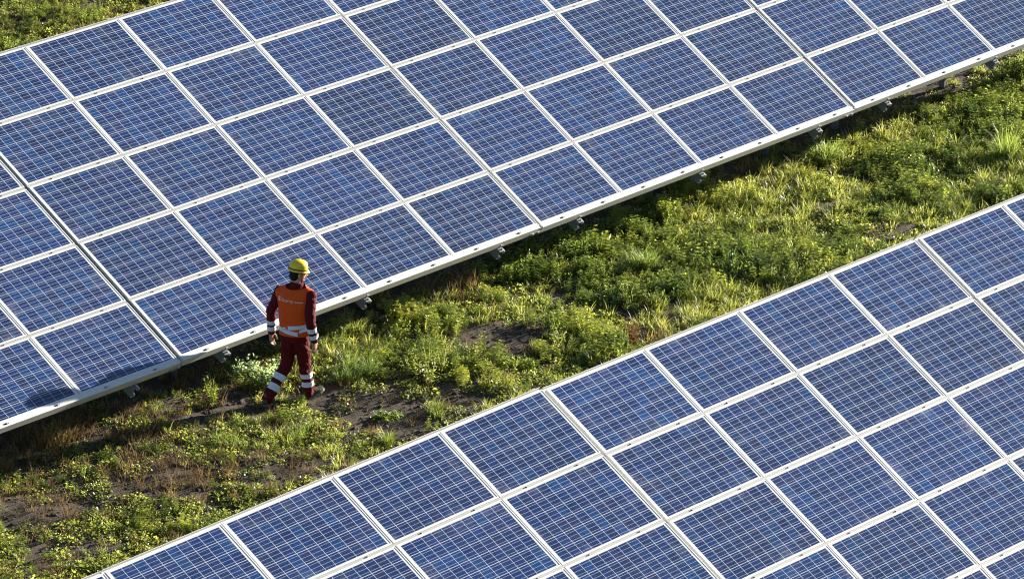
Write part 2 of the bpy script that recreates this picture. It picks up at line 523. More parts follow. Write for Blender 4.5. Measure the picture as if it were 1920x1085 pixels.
def blades(P, az, L, lean, W):
    """curved grass blades of two quads (the tip quad is narrow)"""
    n = len(P)
    h = np.stack([np.cos(az), np.sin(az), np.zeros(n)], 1)
    z = np.array([0, 0, 1.0])
    S = np.stack([-np.sin(az), np.cos(az), np.zeros(n)], 1)
    tw = RNG.uniform(-1, 1, n)[:, None]
    S = S * np.sqrt(1 - 0.5 * tw ** 2) + h * tw * 0.7
    pts = []
    pos = P.copy(); ang = lean * 0.35
    for k in range(4):
        pts.append(pos.copy())
        d = h * np.sin(ang)[:, None] + z * np.cos(ang)[:, None]
        pos = pos + d * (L / 3)[:, None]
        ang = ang + lean * 0.62
    ws = [1.0, 0.95, 0.65, 0.08]
    V = []
    for k in range(4):
        V.append(pts[k] - S * (W * ws[k])[:, None]); V.append(pts[k] + S * (W * ws[k])[:, None])
    V = np.stack(V, 1)                                # n,8,3
    f = np.array([[0, 1, 3, 2], [2, 3, 5, 4], [4, 5, 7, 6]])
    F = (np.arange(n)[:, None, None] * 8 + f[None]).reshape(-1, 4)
    return V.reshape(-1, 3), F

SUNW = np.array([0.85, -0.16, 0.0])      # leaves turn towards the light
def rand_dir(n, up=0.4):
    a = RNG.uniform(0, 2 * np.pi, n); z = RNG.normal(up, 0.45, n)
    d = np.stack([np.cos(a), np.sin(a), z], 1)
    return d / np.linalg.norm(d, axis=1, keepdims=True)

def proto_leafy(n=70, rad=0.13, hgt=0.20, l=(0.022, 0.045), asp=0.30, spread=1.0, tri=True):
    """bushy weed: leaves in whorls on several leaning stems"""
    ns = max(4, n // 9)
    V, T = [], []
    a = RNG.uniform(0, 2 * np.pi, ns); r = rad * np.sqrt(RNG.uniform(0, 1, ns))
    tip = np.stack([r * np.cos(a), r * np.sin(a), hgt * (1.05 - 0.55 * (r / rad) ** 2) * RNG.uniform(0.55, 1.1, ns)], 1)
    foot = tip * np.array([0.35, 0.35, 0])
    k = n // ns
    for s in range(ns):
        t = np.linspace(0.25, 1.0, k) + RNG.normal(0, 0.04, k)
        p = foot[s] + (tip[s] - foot[s]) * t[:, None] + RNG.normal(0, 0.006, (k, 3))
        d = rand_dir(k, 0.15); d[-3:, 2] += 0.9
        nn = RNG.normal(0, 0.55, (k, 3)) + np.array([0, 0, 0.75]) + SUNW
        L = RNG.uniform(*l, k) * (1.05 - 0.45 * np.clip(t, 0, 1) ** 3)
        V.append(leaves(p, d, nn, L, L * asp)); T.append(np.repeat(np.clip(t, 0, 1), 4))
    V = np.concatenate(V); F = np.arange(len(V)).reshape(-1, 4)
    return V, F, np.concatenate(T)

def proto_rosette(ns=9, rad=0.14, hgt=0.24, l=(0.032, 0.058), asp=0.20):
    """weed whose stems each carry whorls of pointed leaves, the top whorl open like a star"""
    V, T = [], []
    for s in range(ns):
        a, r = RNG.uniform(0, 6.283), rad * math.sqrt(RNG.uniform(0, 1))
        H = hgt * RNG.uniform(0.55, 1.1) * (1 - 0.35 * (r / rad) ** 2)
        top = np.array([r * math.cos(a), r * math.sin(a), H]); foot = top * np.array([.5, .5, 0])
        for wv, (t, up) in enumerate(((1.0, 0.55), (0.82, 0.15), (0.60, -0.05), (0.36, -0.1))):
            k = 7 if wv == 0 else 6
            az = RNG.uniform(0, 6.283) + np.arange(k) * 6.283 / k + RNG.normal(0, .18, k)
            d = np.stack([np.cos(az), np.sin(az), np.full(k, up) + RNG.normal(0, .18, k)], 1)
            p = np.repeat((foot + (top - foot) * t)[None], k, 0) + RNG.normal(0, .004, (k, 3))
            nn = np.stack([-np.cos(az) * .5, -np.sin(az) * .5, np.ones(k)], 1) + RNG.normal(0, .2, (k, 3))
            L = RNG.uniform(*l, k) * (0.72 if wv == 0 else 1.0)
            V.append(leaves(p, d, nn, L, L * asp)); T.append(np.full(k * 4, t))
    V = np.concatenate(V)
    return V, np.arange(len(V)).reshape(-1, 4), np.concatenate(T)

def proto_grass(n=46, rad=0.05, l=(0.14, 0.32), lean=(0.15, 0.75), wd=(0.0028, 0.0048)):
    a = RNG.uniform(0, 2 * np.pi, n); r = rad * np.sqrt(RNG.uniform(0, 1, n))
    P = np.stack([r * np.cos(a), r * np.sin(a), np.zeros(n) - 0.01], 1)
    V, F = blades(P, a + RNG.normal(0, 0.6, n), RNG.uniform(*l, n), RNG.uniform(*lean, n), RNG.uniform(*wd, n))
    return V, F, np.tile([0, 0, .4, .4, .75, .75, 1, 1], n)

def proto_mat(n=60, rad=0.14, l=(0.014, 0.028)):
    """low creeping cover: small round leaves close to the soil"""
    a = RNG.uniform(0, 2 * np.pi, n); r = rad * np.sqrt(RNG.uniform(0, 1, n))
    z = RNG.uniform(0.01, 0.07, n) * (1.2 - r / rad)
    P = np.stack([r * np.cos(a), r * np.sin(a), z], 1)
    L = RNG.uniform(*l, n)
    V = leaves(P, rand_dir(n, 0.1), RNG.normal(0, 0.45, (n, 3)) + np.array([0, 0, 0.85]) + SUNW * .8, L, L * 0.46)
    return V, np.arange(len(V)).reshape(-1, 4), np.repeat(np.clip(z / 0.07, 0, 1), 4)

def proto_dry(n=16, rad=0.07, l=(0.08, 0.24)):
    a = RNG.uniform(0, 2 * np.pi, n); r = rad * np.sqrt(RNG.uniform(0, 1, n))
    P = np.stack([r * np.cos(a), r * np.sin(a), np.zeros(n)], 1)
    V, F = blades(P, a + RNG.normal(0, 1.0, n), RNG.uniform(*l, n), RNG.uniform(0.3, 1.3, n), RNG.uniform(0.002, 0.004, n))
    return V, F, np.tile([0, 0, .4, .4, .75, .75, 1, 1], n)

def proto_spire(n=60, hgt=0.42):
    """upright weed with narrow leaves round a few tall stems"""
    V, T = [], []
    for s in range(3):
        a = RNG.uniform(0, 6.28); top = np.array([0.09 * math.cos(a), 0.09 * math.sin(a), hgt * RNG.uniform(0.7, 1.0)])
        k = n // 3
        t = np.linspace(0.08, 1, k)
        p = top * t[:, None]
        d = rand_dir(k, 0.45)
        L = RNG.uniform(0.04, 0.075, k) * (1.1 - 0.6 * t)
        V.append(leaves(p, d, RNG.normal(0, 0.3, (k, 3)) + np.array([0, 0, 1.0]), L, L * 0.2)); T.append(np.repeat(t, 4))
        st = leaves(np.zeros((1, 3)), top[None], np.array([[1.0, 0.2, 0]]), np.array([np.linalg.norm(top)]), np.array([0.004]), 0)
        V.append(st); T.append(np.repeat([0.3], 4))
    V = np.concatenate(V)
    return V, np.arange(len(V)).reshape(-1, 4), np.concatenate(T)

def scatter(protos, pos, scale, tints, tipgain=0.14, jitter=0.22):
    """arrays of many plants: one merged mesh of ground cover"""
    Vs, Fs, Cs, off = [], [], [], 0
    pick = RNG.integers(0, len(protos), len(pos))
    for k, (V, F, T) in enumerate(protos):
        idx = np.where(pick == k)[0]
        if not len(idx): continue
        a = RNG.normal(0, 0.6, len(idx)); c, s = np.cos(a), np.sin(a)
        sc = scale[idx]
        x = (V[None, :, 0] * c[:, None] - V[None, :, 1] * s[:, None]) * sc[:, None]
        y = (V[None, :, 0] * s[:, None] + V[None, :, 1] * c[:, None]) * sc[:, None]
        z = V[None, :, 2] * sc[:, None] * RNG.uniform(0.8, 1.2, len(idx))[:, None]
        W = np.stack([x, y, z], -1) + pos[idx][:, None, :]
        nq = len(F)
        lj = np.repeat(RNG.normal(1, jitter, (len(idx), len(V) // 4)), 4, axis=1)[:, :len(V)]
        if lj.shape[1] < len(V): lj = np.pad(lj, ((0, 0), (0, len(V) - lj.shape[1])), mode='edge')
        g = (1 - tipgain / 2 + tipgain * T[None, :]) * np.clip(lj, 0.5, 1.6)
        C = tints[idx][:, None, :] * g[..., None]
        Vs.append(W.reshape(-1, 3)); Cs.append(C.reshape(-1, 3))
        Fs.append((F[None] + (np.arange(len(idx)) * len(V))[:, None, None]).reshape(-1, 4) + off)
        off += len(idx) * len(V)
    return np.concatenate(Vs), np.concatenate(Fs), np.concatenate(Cs)

def blob(x, y, cx, cy, rx, ry):
    return np.exp(-(((x - cx) / rx) ** 2 + ((y - cy) / ry) ** 2))

def field(per_m2, seed):
    """random places in the field with, for each, how lush / bare / dry the photographed ground is there"""
    def area(x0, x1, y0, y1, d):
        n = int((x1 - x0) * (y1 - y0) * d)
        return np.stack([RNG.uniform(x0, x1, n), RNG.uniform(y0, y1, n)], 1)
    q = np.concatenate([area(-8.5, 23, -4.5, 1.8, per_m2), area(3, 15, 4.6, 14.5, per_m2), area(-12, 26, -7.5, -4.5, per_m2 * 0.10)])
    x, y = q[:, 0], q[:, 1]
    z = ground_z(x, y)
    u, v = to_px(np.stack([x, y, z], 1))
    inside = (u > -220) & (u < 2140) & (v > -130) & (v < 1260) & ((y < 1.8) | ((u < 420) & (v < 190)))
    keep = inside | (RNG.uniform(0, 1, len(x)) < np.where(y < 1.8, 0.12, 0.04))
    x, y, z, u, v = x[keep], y[keep], z[keep], u[keep], v[keep]
    soil = np.zeros_like(x)
    for c in ((720, 778, 150, 48), (640, 752, 70, 26), (930, 640, 85, 34), (560, 880, 70, 24), (300, 905, 130, 26), (850, 850, 60, 40), (420, 760, 60, 20), (90, 960, 90, 26), (880, 745, 60, 22), (606, 742, 64, 24), (515, 770, 45, 14)):
        soil = np.maximum(soil, blob(u, v, *c))
    soil = np.clip(soil * 1.45, 0, 1)
    dry = np.zeros_like(x)
    for c in ((180, 815, 230, 62), (380, 720, 110, 45), (60, 860, 160, 60), (850, 525, 60, 40), (1590, 240, 80, 26), (1440, 300, 60, 30), (330, 880, 170, 60), (1210, 640, 50, 26)):
        dry = np.maximum(dry, blob(u, v, *c))
    under = np.clip((y - 0.40) / 0.5, 0, 1) * (y < 4)
    left = 1 / (1 + np.exp((u - 560) / 90))        # the poorer ground at the left end of the strip
    return x, y, z, u, v, soil, dry, under, left

def tint(n, c0, c1, hue=0.12):
    t = RNG.beta(1.6, 1.6, n)[:, None]
    c = np.array(c0)[None] * (1 - t) + np.array(c1)[None] * t
    return np.clip(c * RNG.normal(1, hue, (n, 1)), 0.003, 1)

def make_cover():
    def chance(p): return RNG.uniform(0, 1, len(p)) < p
    # low creeping mat
    x, y, z, u, v, soil, dry, under, left = field(110, 1)
    m = vnoise(x, y, 0.55, 1) * 0.6 + vnoise(x, y, 0.22, 2) * 0.4
    p = np.clip((m - 0.25) * 2.2, 0, 1) * (1 - 0.97 * soil) * (1 - 0.8 * dry) * (1 - 0.9 * under)
    p = np.where(left > .5, np.clip((m - 0.30) * 3.0, 0.05, 1) * (1 - 0.9 * soil) * (1 - 0.8 * dry) * (1 - 0.9 * under), p * np.where(y > 4, .6, 1))
    k = chance(p)
    P = np.stack([x, y, z], 1)[k]
    pr = [proto_mat(int(RNG.integers(45, 75)), .13, (.016, .034)) for _ in range(8)]
    tn = tint(len(P), (0.090, 0.126, 0.018), (0.265, 0.275, 0.044))
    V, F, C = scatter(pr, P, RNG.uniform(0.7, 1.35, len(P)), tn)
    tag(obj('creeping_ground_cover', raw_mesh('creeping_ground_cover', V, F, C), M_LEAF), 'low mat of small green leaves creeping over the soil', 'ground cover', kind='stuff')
    # bushy weeds
    x, y, z, u, v, soil, dry, under, left = field(100, 2)
    m = vnoise(x, y, 0.95, 5) * 0.6 + vnoise(x, y, 0.42, 6) * 0.4
    far = y > 4
    p = np.clip((m - 0.26) * 3.2, 0.12, 1) * (1 - soil) ** 2 * (1 - 0.9 * dry) * (1 - 0.93 * under) * (1 - 0.50 * left)
    p = np.where(far, np.clip(m * 2.2 - 0.2, 0.05, 1), p)
    k = chance(p * 0.85)
    P = np.stack([x, y, z], 1)[k]; far = far[k]; lf = left[k]
    sc = RNG.uniform(0.65, 1.1, len(P)) * (0.48 + 1.15 * np.clip(m[k] - 0.30, 0, .5)) * (1 - 0.42 * lf) * np.where(far, 1.25, 1.0)
    pr = ([proto_leafy(int(RNG.integers(70, 115)), RNG.uniform(.11, .17), RNG.uniform(.14, .28), (.026, .052), .28) for _ in range(14)]
          + [proto_rosette(int(RNG.integers(6, 10)), RNG.uniform(.12, .18), RNG.uniform(.16, .32), (.036, .068), RNG.uniform(.19, .29)) for _ in range(26)] + [proto_spire(60, .34) for _ in range(2)])
    tn = tint(len(P), (0.085, 0.122, 0.019), (0.290, 0.305, 0.045))
    hue = vnoise(P[:, 0], P[:, 1], 0.8, 9)[:, None]
    tn = tn * (0.70 + 0.65 * hue)
    tn[:, 0] *= 0.80 + 0.28 * hue[:, 0]
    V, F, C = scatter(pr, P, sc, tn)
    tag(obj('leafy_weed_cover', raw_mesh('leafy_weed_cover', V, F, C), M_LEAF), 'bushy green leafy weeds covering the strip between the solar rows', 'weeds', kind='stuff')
    # grass tufts
    x, y, z, u, v, soil, dry, under, left = field(62, 3)
    m = vnoise(x, y, 1.2, 12) * 0.6 + vnoise(x, y, 0.4, 13) * 0.4
    p = np.clip((m - 0.32) * 3.0, 0.04, 1) * (1 - soil) ** 1.5 * (1 - 0.7 * dry) * (1 - 0.9 * under) * (1 - 0.75 * left) * np.where(y > 4, 0.15, 1)
    k = chance(p * 0.8)
    P = np.stack([x, y, z], 1)[k]
    pr = [proto_grass(int(RNG.integers(20, 42)), RNG.uniform(.05, .11), (.10, .28), (.35, 1.3), (.0026, .0048)) for _ in range(16)]
    tn = tint(len(P), (0.150, 0.185, 0.026), (0.330, 0.330, 0.062))
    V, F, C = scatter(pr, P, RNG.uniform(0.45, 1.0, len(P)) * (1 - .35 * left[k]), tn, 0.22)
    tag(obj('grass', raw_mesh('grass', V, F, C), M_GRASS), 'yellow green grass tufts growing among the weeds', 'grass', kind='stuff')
    # dry stalks and litter
    x, y, z, u, v, soil, dry, under, left = field(60, 4)
    p = 0.07 + 0.9 * dry + 0.34 * left + 0.30 * under + 0.12 * soil
    k = chance(p * 0.9 * (0.2 + vnoise(x, y, 0.5, 21)))
    P = np.stack([x, y, z], 1)[k]
    pr = [proto_dry(int(RNG.integers(9, 22))) for _ in range(10)]
    tn = tint(len(P), (0.09, 0.055, 0.022), (0.27, 0.185, 0.080), 0.2)
    V, F, C = scatter(pr, P, RNG.uniform(0.5, 1.1, len(P)), tn, 0.15)
    tag(obj('dry_grass', raw_mesh('dry_grass', V, F, C), M_DRY), 'brown dried grass and weed stalks lying on the soil', 'dry grass', kind='stuff')
make_cover()

def litter():
    """short bits of straw and dead leaves lying flat"""
    x, y, z, u, v, soil, dry, under, left = field(420, 7)
    k = RNG.uniform(0, 1, len(x)) < (0.10 + 0.5 * left + 0.6 * dry + 0.35 * soil) * (vnoise(x, y, .3, 41) ** 1.5) * 1.3
    x, y = x[k], y[k]; n = len(x)
    a = RNG.uniform(0, 6.28, n)
    P = np.stack([x, y, ground_z(x, y) + RNG.uniform(.002, .018, n)], 1)
    D = np.stack([np.cos(a), np.sin(a), RNG.normal(0, .15, n)], 1)
    straw = RNG.uniform(0, 1, n) < .6
    Ln = np.where(straw, RNG.uniform(.04, .14, n), RNG.uniform(.02, .045, n))
    Wd = np.where(straw, RNG.uniform(.0015, .003, n), Ln * .3)
    V = leaves(P, D, RNG.normal(0, .35, (n, 3)) + np.array([0, 0, 1.0]), Ln, Wd, .2)
    tn = tint(n, (0.035, 0.024, 0.014), (0.20, 0.140, 0.072), .3)
    tag(obj('litter', raw_mesh('litter', V, np.arange(len(V)).reshape(-1, 4), np.repeat(tn, 4, 0)), M_DRY), 'bits of straw and dead leaves strewn on the soil', 'litter', kind='stuff')
litter()

def clods():
    """crumbs of broken earth on the bare patches"""
    x, y, z, u, v, soil, dry, under, left = field(260, 8)
    k = RNG.uniform(0, 1, len(x)) < (0.06 + 0.75 * soil + 0.3 * left + .3 * dry) * vnoise(x, y, .35, 51)
    x, y = x[k], y[k]; n = len(x)
    oct_ = np.array([[1, 0, 0], [0, 1, 0], [-1, 0, 0], [0, -1, 0], [0, 0, 1], [.6, .6, .5], [-.6, .6, .5], [-.6, -.6, .5], [.6, -.6, .5]], float)
    f = np.array([[0, 5, 4, 8], [5, 1, 6, 4], [4, 6, 2, 7], [8, 4, 7, 3], [0, 1, 5, 5], [1, 2, 6, 6], [2, 3, 7, 7], [3, 0, 8, 8]])
    tri = [[0, 1, 5], [1, 2, 6], [2, 3, 7], [3, 0, 8], [0, 5, 4], [4, 8, 0], [5, 1, 6], [6, 4, 5], [4, 6, 2], [2, 7, 4], [8, 4, 7], [7, 3, 8]]
    r = np.abs(RNG.normal(0, .014, n)) + .005
    a = RNG.uniform(0, 6.28, n); c, s_ = np.cos(a), np.sin(a)
    V = oct_[None] * RNG.uniform(.65, 1.25, (n, 9, 3)) * (r[:, None] * RNG.uniform(.7, 1.3, (n, 3)))[:, None, :]
    V = np.stack([V[..., 0] * c[:, None] - V[..., 1] * s_[:, None], V[..., 0] * s_[:, None] + V[..., 1] * c[:, None], V[..., 2] * .8], -1)
    V += np.stack([x, y, ground_z(x, y) - .003], 1)[:, None, :]
    F = (np.array(tri)[None] + (np.arange(n) * 9)[:, None, None]).reshape(-1, 3)
    tag(obj('earth_clods', raw_mesh('earth_clods', V.reshape(-1, 3), F), M_SOIL), 'crumbly brown earth clods lying on the bare ground', 'clods', kind='stuff')
clods()

def pebbles():
    bm = bmesh.new()
    for i in range(320):
        u, v = random.gauss(730, 130), random.gauss(785, 45)
        if i % 4 == 0: u, v = random.uniform(100, 950), random.uniform(650, 960)
        x, y, z = at(u, v)
        if y < -3.6: continue
        r = random.choice((0.006, 0.008, 0.01, 0.014, 0.022)) * random.uniform(.7, 1.3)
        mt = Matrix.Translation((x, y, z + r * .2)) @ Matrix.Rotation(random.uniform(0, 6), 4, (random.random(), random.random(), 1)) @ Matrix.Diagonal((r, r * random.uniform(.6, 1), r * random.uniform(.45, .7), 1))
        bmesh.ops.create_icosphere(bm, subdivisions=1, radius=1, matrix=mt)
    tag(obj('pebbles', bm_mesh(bm, 'pebbles'), M_STONE), 'small pale pebbles scattered over the bare soil', 'pebbles', kind='stuff')
pebbles()

# single plants that stand out
def plant(name, label, cat, px, py, protos, spots, c0, c1, m, tip=0.15, extra=None, group=None):
    """protos: list of generators; spots: list of (dx, dy, scale) of the clumps it is made of"""
    x, y, z = at(px, py)
    P = np.array([(dx, dy, float(ground_z(x + dx, y + dy)) - z) for dx, dy, s in spots])
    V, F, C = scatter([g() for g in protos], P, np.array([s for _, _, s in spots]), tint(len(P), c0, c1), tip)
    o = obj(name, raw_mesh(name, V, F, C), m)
    o.location = (x, y, z)
    tag(o, label, cat, group)
    if extra: extra(o, P)
    return o

def disc(n, r, s0, s1):
    out = []
    for _ in range(n):
        a, q = random.uniform(0, 6.28), r * math.sqrt(random.random())
        out.append((q * math.cos(a), q * math.sin(a), random.uniform(s0, s1)))
    return out

GY0, GY1 = (0.105, 0.155, 0.024), (0.22, 0.24, 0.045)      # yellow green
GG0, GG1 = (0.065, 0.105, 0.016), (0.15, 0.18, 0.026)       # mid green
L_ = lambda n=90, r=.14, h=.28, **k: (lambda: proto_leafy(n, r, h, **k))
G_ = lambda n=70, r=.08, l=(.2, .4), lean=(.35, 1.25), **k: (lambda: proto_grass(n, r, l, lean, **k))
plant('leafy_bush', 'broad pale-leaved bush left of the worker\'s legs, under the panel edge', 'bush', 488, 712,
      [L_(90, .16, .34, l=(.045, .085), asp=.36)] * 3, disc(7, .30, .8, 1.1), (0.13, 0.19, 0.07), (0.24, 0.29, 0.13), M_LEAF)
plant('fan_shaped_weed', 'upright fan-shaped green weed alone on dark soil left of the worker', 'weed', 400, 762,
      [lambda: proto_spire(75, .36)] * 2, disc(4, .06, .9, 1.1), GG1, GY1, M_LEAF)
plant('grass_tussock', 'big spiky grass tussock at the right edge, below the back row', 'grass tussock', 1885, 300,
      [G_(110, .09, (.28, .52), lean=(.2, .9), wd=(.004, .006))] * 2, disc(3, .08, .9, 1.1), GY0, GY1, M_GRASS)
plant('grass_tussock', 'bright yellow-green grass tussock beside a steel post under the back row', 'grass tussock', 1552, 300,
      [G_(120, .10, (.22, .42), wd=(.004, .006))] * 2, disc(4, .14, .8, 1.0), (0.13, 0.19, .03), (0.22, 0.27, .05), M_GRASS)
plant('tall_bush', 'tall yellow-green bush in the middle of the strip, right of the worker', 'bush', 800, 712,
      [L_(100, .15, .36), lambda: proto_spire(80, .5)] * 2, disc(9, .28, .8, 1.15), GG1, GY1, M_LEAF)
plant('leafy_bush', 'round green bush just right of the worker\'s front foot', 'bush', 672, 712,
      [L_(100, .15, .30), G_(60)] , disc(8, .26, .75, 1.05), GG0, GY0, M_LEAF)
plant('grass_tussock', 'small grass tuft isolated on bare soil above the front row', 'grass tussock', 725, 828,
      [G_(60, .07, (.12, .24))] * 2, disc(3, .08, .8, 1.0), GG1, GY0, M_GRASS)
plant('low_weed', 'low spreading green weed on bare soil, above the small isolated tuft', 'weed', 728, 778,
      [lambda: proto_mat(120, .17, (.02, .04)), L_(70, .14, .12)], disc(8, .10, .7, 1.0), GG0, GY0, M_LEAF)
plant('grass_tussock', 'wide green tuft on bare soil, right of the low spreading weed', 'grass tussock', 832, 782,
      [L_(80, .13, .18), G_(60, .08, (.14, .28))], disc(6, .22, .75, 1.0), GG1, GY0, M_LEAF)

def yellow_flowers(o, P):
    bm = bmesh.new()
    for i in range(26):
        p = P[random.randrange(len(P))]
        c = Vector((p[0] + random.gauss(0, .06), p[1] + random.gauss(0, .06), p[2] + random.uniform(.14, .24)))
        for k in range(5):
            a = k * 1.2566 + i
            q = [c, c + Vector((math.cos(a - .4) * .014, math.sin(a - .4) * .014, .006)), c + Vector((math.cos(a) * .024, math.sin(a) * .024, .008)), c + Vector((math.cos(a + .4) * .014, math.sin(a + .4) * .014, .006))]
            bm.faces.new([bm.verts.new(v) for v in q])
    f = obj('flowers', bm_mesh(bm, 'flowers'), metal_mat('yellow_petals', (0.62, 0.50, 0.04), .6), o)
plant('flowering_weed', 'weed with small yellow flowers at the top edge of the front row', 'weed', 945, 735,
      [L_(80, .15, .2), lambda: proto_spire(60, .28)], disc(10, .20, .7, 1.0), GG1, (0.24, 0.25, .03), M_LEAF, extra=yellow_flowers)
plant('flowering_dock', 'rusty brown dock with upright spikes against the front row\'s top edge', 'weed', 1205, 648,
      [lambda: proto_spire(80, .42)] * 2, disc(6, .20, .8, 1.1), (0.13, 0.06, .022), (0.24, 0.13, .05), M_DRY)
plant('dry_bush', 'brown dry bush at the shaded edge under the back row', 'bush', 852, 545,
      [L_(60, .16, .30, l=(.02, .04)), lambda: proto_dry(30, .1, (.2, .4))] * 2, disc(7, .26, .8, 1.1), (0.14, 0.085, .03), (0.27, 0.18, .075), M_DRY)
plant('dry_grass_tuft', 'orange brown dry grass tuft below the panels at the left edge', 'grass tussock', 88, 830,
      [lambda: proto_dry(40, .1, (.14, .3))] * 2, disc(8, .28, .8, 1.1), (0.19, 0.11, .035), (0.34, 0.22, .08), M_DRY)
plant('grass_tussock', 'bright yellow-green grass tussock in the lush middle of the strip', 'grass tussock', 1205, 505,
      [G_(120, .10, (.22, .42))] * 2, disc(5, .11, .8, 1.05), (0.13, 0.19, .03), (0.22, 0.26, .05), M_GRASS)
plant('leafy_bush', 'dense round bush directly under the back row\'s low edge', 'bush', 1085, 478,
      [L_(110, .16, .34)] * 3, disc(10, .34, .8, 1.1), GG0, GY0, M_LEAF)
plant('leafy_bush', 'dark green bush near the front row\'s top edge, in lush weeds', 'bush', 1360, 505,
      [L_(110, .16, .30)] * 3, disc(10, .36, .8, 1.1), (0.03, 0.065, .012), (0.07, 0.11, .018), M_LEAF)
plant('grass_tussock', 'sunlit grass clump beside the worker\'s right hand, by the panel edge', 'grass tussock', 640, 620,
      [G_(50, .10, (.14, .32)), L_(70, .13, .2)] * 2, disc(8, .22, .7, 1.0), GG1, GY1, M_GRASS)
plant('grass_tussock', 'loose grass clump just below the worker\'s trailing foot', 'grass tussock', 556, 812,
      [G_(34, .08, (.12, .26)), L_(70, .14, .14)] * 2, disc(13, .17, .6, .95), GG1, GY0, M_GRASS)
plant('grass_tussock', 'loose grass clump on dark dry ground, lower left of the worker', 'grass tussock', 430, 838,
      [G_(34, .09, (.12, .28), lean=(.3, 1.1)), L_(50, .12, .12)] * 2, disc(14, .20, .6, .95), GG1, GY0, M_GRASS)

# ------------------------------------------------------------------ the worker
WX, WY, _ = at(547, 747)
WZ = float(ground_z(WX, WY))
worker = bpy.data.objects.new('person', None)
COL.objects.link(worker)
worker.location = (WX, WY, WZ)
worker.rotation_euler = (0, 0, R(-3))
worker.scale = (1.025,) * 3
tag(worker, 'worker in orange vest and yellow helmet walking away between the solar rows', 'person')

def tube(bm, pts, rad, ref=(0, 1, 0), seg=20, cap=True):
    """closed lofted tube; rad entries are r or (r along ref-perp, r along ref)"""
    pts = [Vector(p) for p in pts]; rings = []
    rad = [(r, r) if not isinstance(r, tuple) else r for r in rad]
    n = len(pts)
    def frame(i):
        d = (pts[min(i + 1, n - 1)] - pts[max(i - 1, 0)]).normalized()
        b = Vector(ref); b = (b - d * b.dot(d)).normalized()
        return d, b.cross(d), b
    specs = []
    d, a, b = frame(0)
    if cap:
        for t in (80, 50, 25):
            c, s = math.cos(R(t)), math.sin(R(t))
            specs.append((pts[0] - d * min(rad[0]) * s, a, b, rad[0][0] * c, rad[0][1] * c))
    for i in range(n):
        d, a, b = frame(i)
        specs.append((pts[i], a, b, rad[i][0], rad[i][1]))
    if cap:
        for t in (25, 50, 80):
            c, s = math.cos(R(t)), math.sin(R(t))
            specs.append((pts[-1] + d * min(rad[-1]) * s, a, b, rad[-1][0] * c, rad[-1][1] * c))
    for p, a, b, ra, rb in specs:
        rings.append([bm.verts.new(p + a * ra * math.cos(2 * math.pi * k / seg) + b * rb * math.sin(2 * math.pi * k / seg)) for k in range(seg)])
    for r0, r1 in zip(rings, rings[1:]):
        for k in range(seg):
            bm.faces.new((r0[k], r0[(k + 1) % seg], r1[(k + 1) % seg], r1[k]))
    bm.faces.new(rings[0][::-1]); bm.faces.new(rings[-1])

def ball(bm, c, r, rot=None):
    r = (r, r, r) if not isinstance(r, tuple) else r
    m = Matrix.Translation(c)
    if rot is not None: m = m @ rot
    bmesh.ops.create_uvsphere(bm, u_segments=18, v_segments=12, radius=1, matrix=m @ Matrix.Diagonal((*r, 1)))

def fuse(bm, name, voxel, smooth=4, wrinkle=None):
    """one continuous skin over overlapping volumes"""
    bmesh.ops.recalc_face_normals(bm, faces=bm.faces)
    me = bm_mesh(bm, name + '_volumes')
    o = bpy.data.objects.new('tmp', me); COL.objects.link(o)
    md = o.modifiers.new('r', 'REMESH'); md.mode = 'VOXEL'; md.voxel_size = voxel
    if smooth:
        sm = o.modifiers.new('s', 'SMOOTH'); sm.factor = 0.5; sm.iterations = smooth
    dg = bpy.context.evaluated_depsgraph_get()
    out = bpy.data.meshes.new_from_object(o.evaluated_get(dg))
    out.name = name
    bpy.data.objects.remove(o); bpy.data.meshes.remove(me)
    for p in out.polygons: p.use_smooth = True
    if wrinkle:
        nv = [v.normal.copy() for v in out.vertices]
        for v, nn in zip(out.vertices, nv): v.co += nn * wrinkle(v.co)
        out.update()
    return out

# joints, facing +X, left is +Y, Z up from the ground
J = dict(pel=(.06, 0, .90), chest=(.10, 0, 1.22), neck=(.105, 0, 1.41), head=(.135, 0, 1.575),
         hR=(.07, -.075, .86), kR=(.150, -.075, .465), aR=(.205, -.085, .085),
         hL=(.055, .075, .86), kL=(.0, .062, .465), aL=(-.315, .085, .095),
         sR=(.165, -.185, 1.325), eR=(.055, -.272, 1.075), wR=(.115, -.282, .80),
         sL=(.030, .205, 1.325), eL=(-.05, .285, 1.075), wL=(-.010, .318, .80))
J = {k: Vector(v) for k, v in J.items()}

def torso(bm, g=0.0, z0=.82, top=True):
    rows = [(z0, .122, .178), (.92, .118, .172), (1.02, .118, .180), (1.14, .126, .194), (1.26, .128, .207), (1.33, .116, .200)]
    if top: rows += [(1.395, .088, .150), (1.425, .066, .085)]
    ctr = lambda z: (.06 + (z - .9) * .105, 0, z)
    tube(bm, [ctr(z) for z, _, _ in rows], [(a + g, b + g) for _, a, b in rows], (0, 1, 0), 28, cap=True)

TWIST = Matrix.Translation((.085, 0, 0)) @ Matrix.Rotation(R(27), 4, 'Z') @ Matrix.Translation((-.085, 0, 0))    # chest turned a little to the left
def turned(me):
    me.transform(TWIST); return me

def limb(bm, ks, rs, sub=5):
    pts, rad = [], []
    for (a, b), (ra, rb) in zip(zip(ks, ks[1:]), zip(rs, rs[1:])):
        for i in range(sub):
            t = i / sub
            pts.append(a.lerp(b, t)); rad.append(ra + (rb - ra) * t)
    pts.append(ks[-1]); rad.append(rs[-1])
    for i in range(1, len(pts) - 1): pass
    sm = [pts[0]] + [(pts[i - 1] + pts[i] * 2 + pts[i + 1]) / 4 for i in range(1, len(pts) - 1)] + [pts[-1]]
    tube(bm, sm, rad, (0, 1, 0), 18)

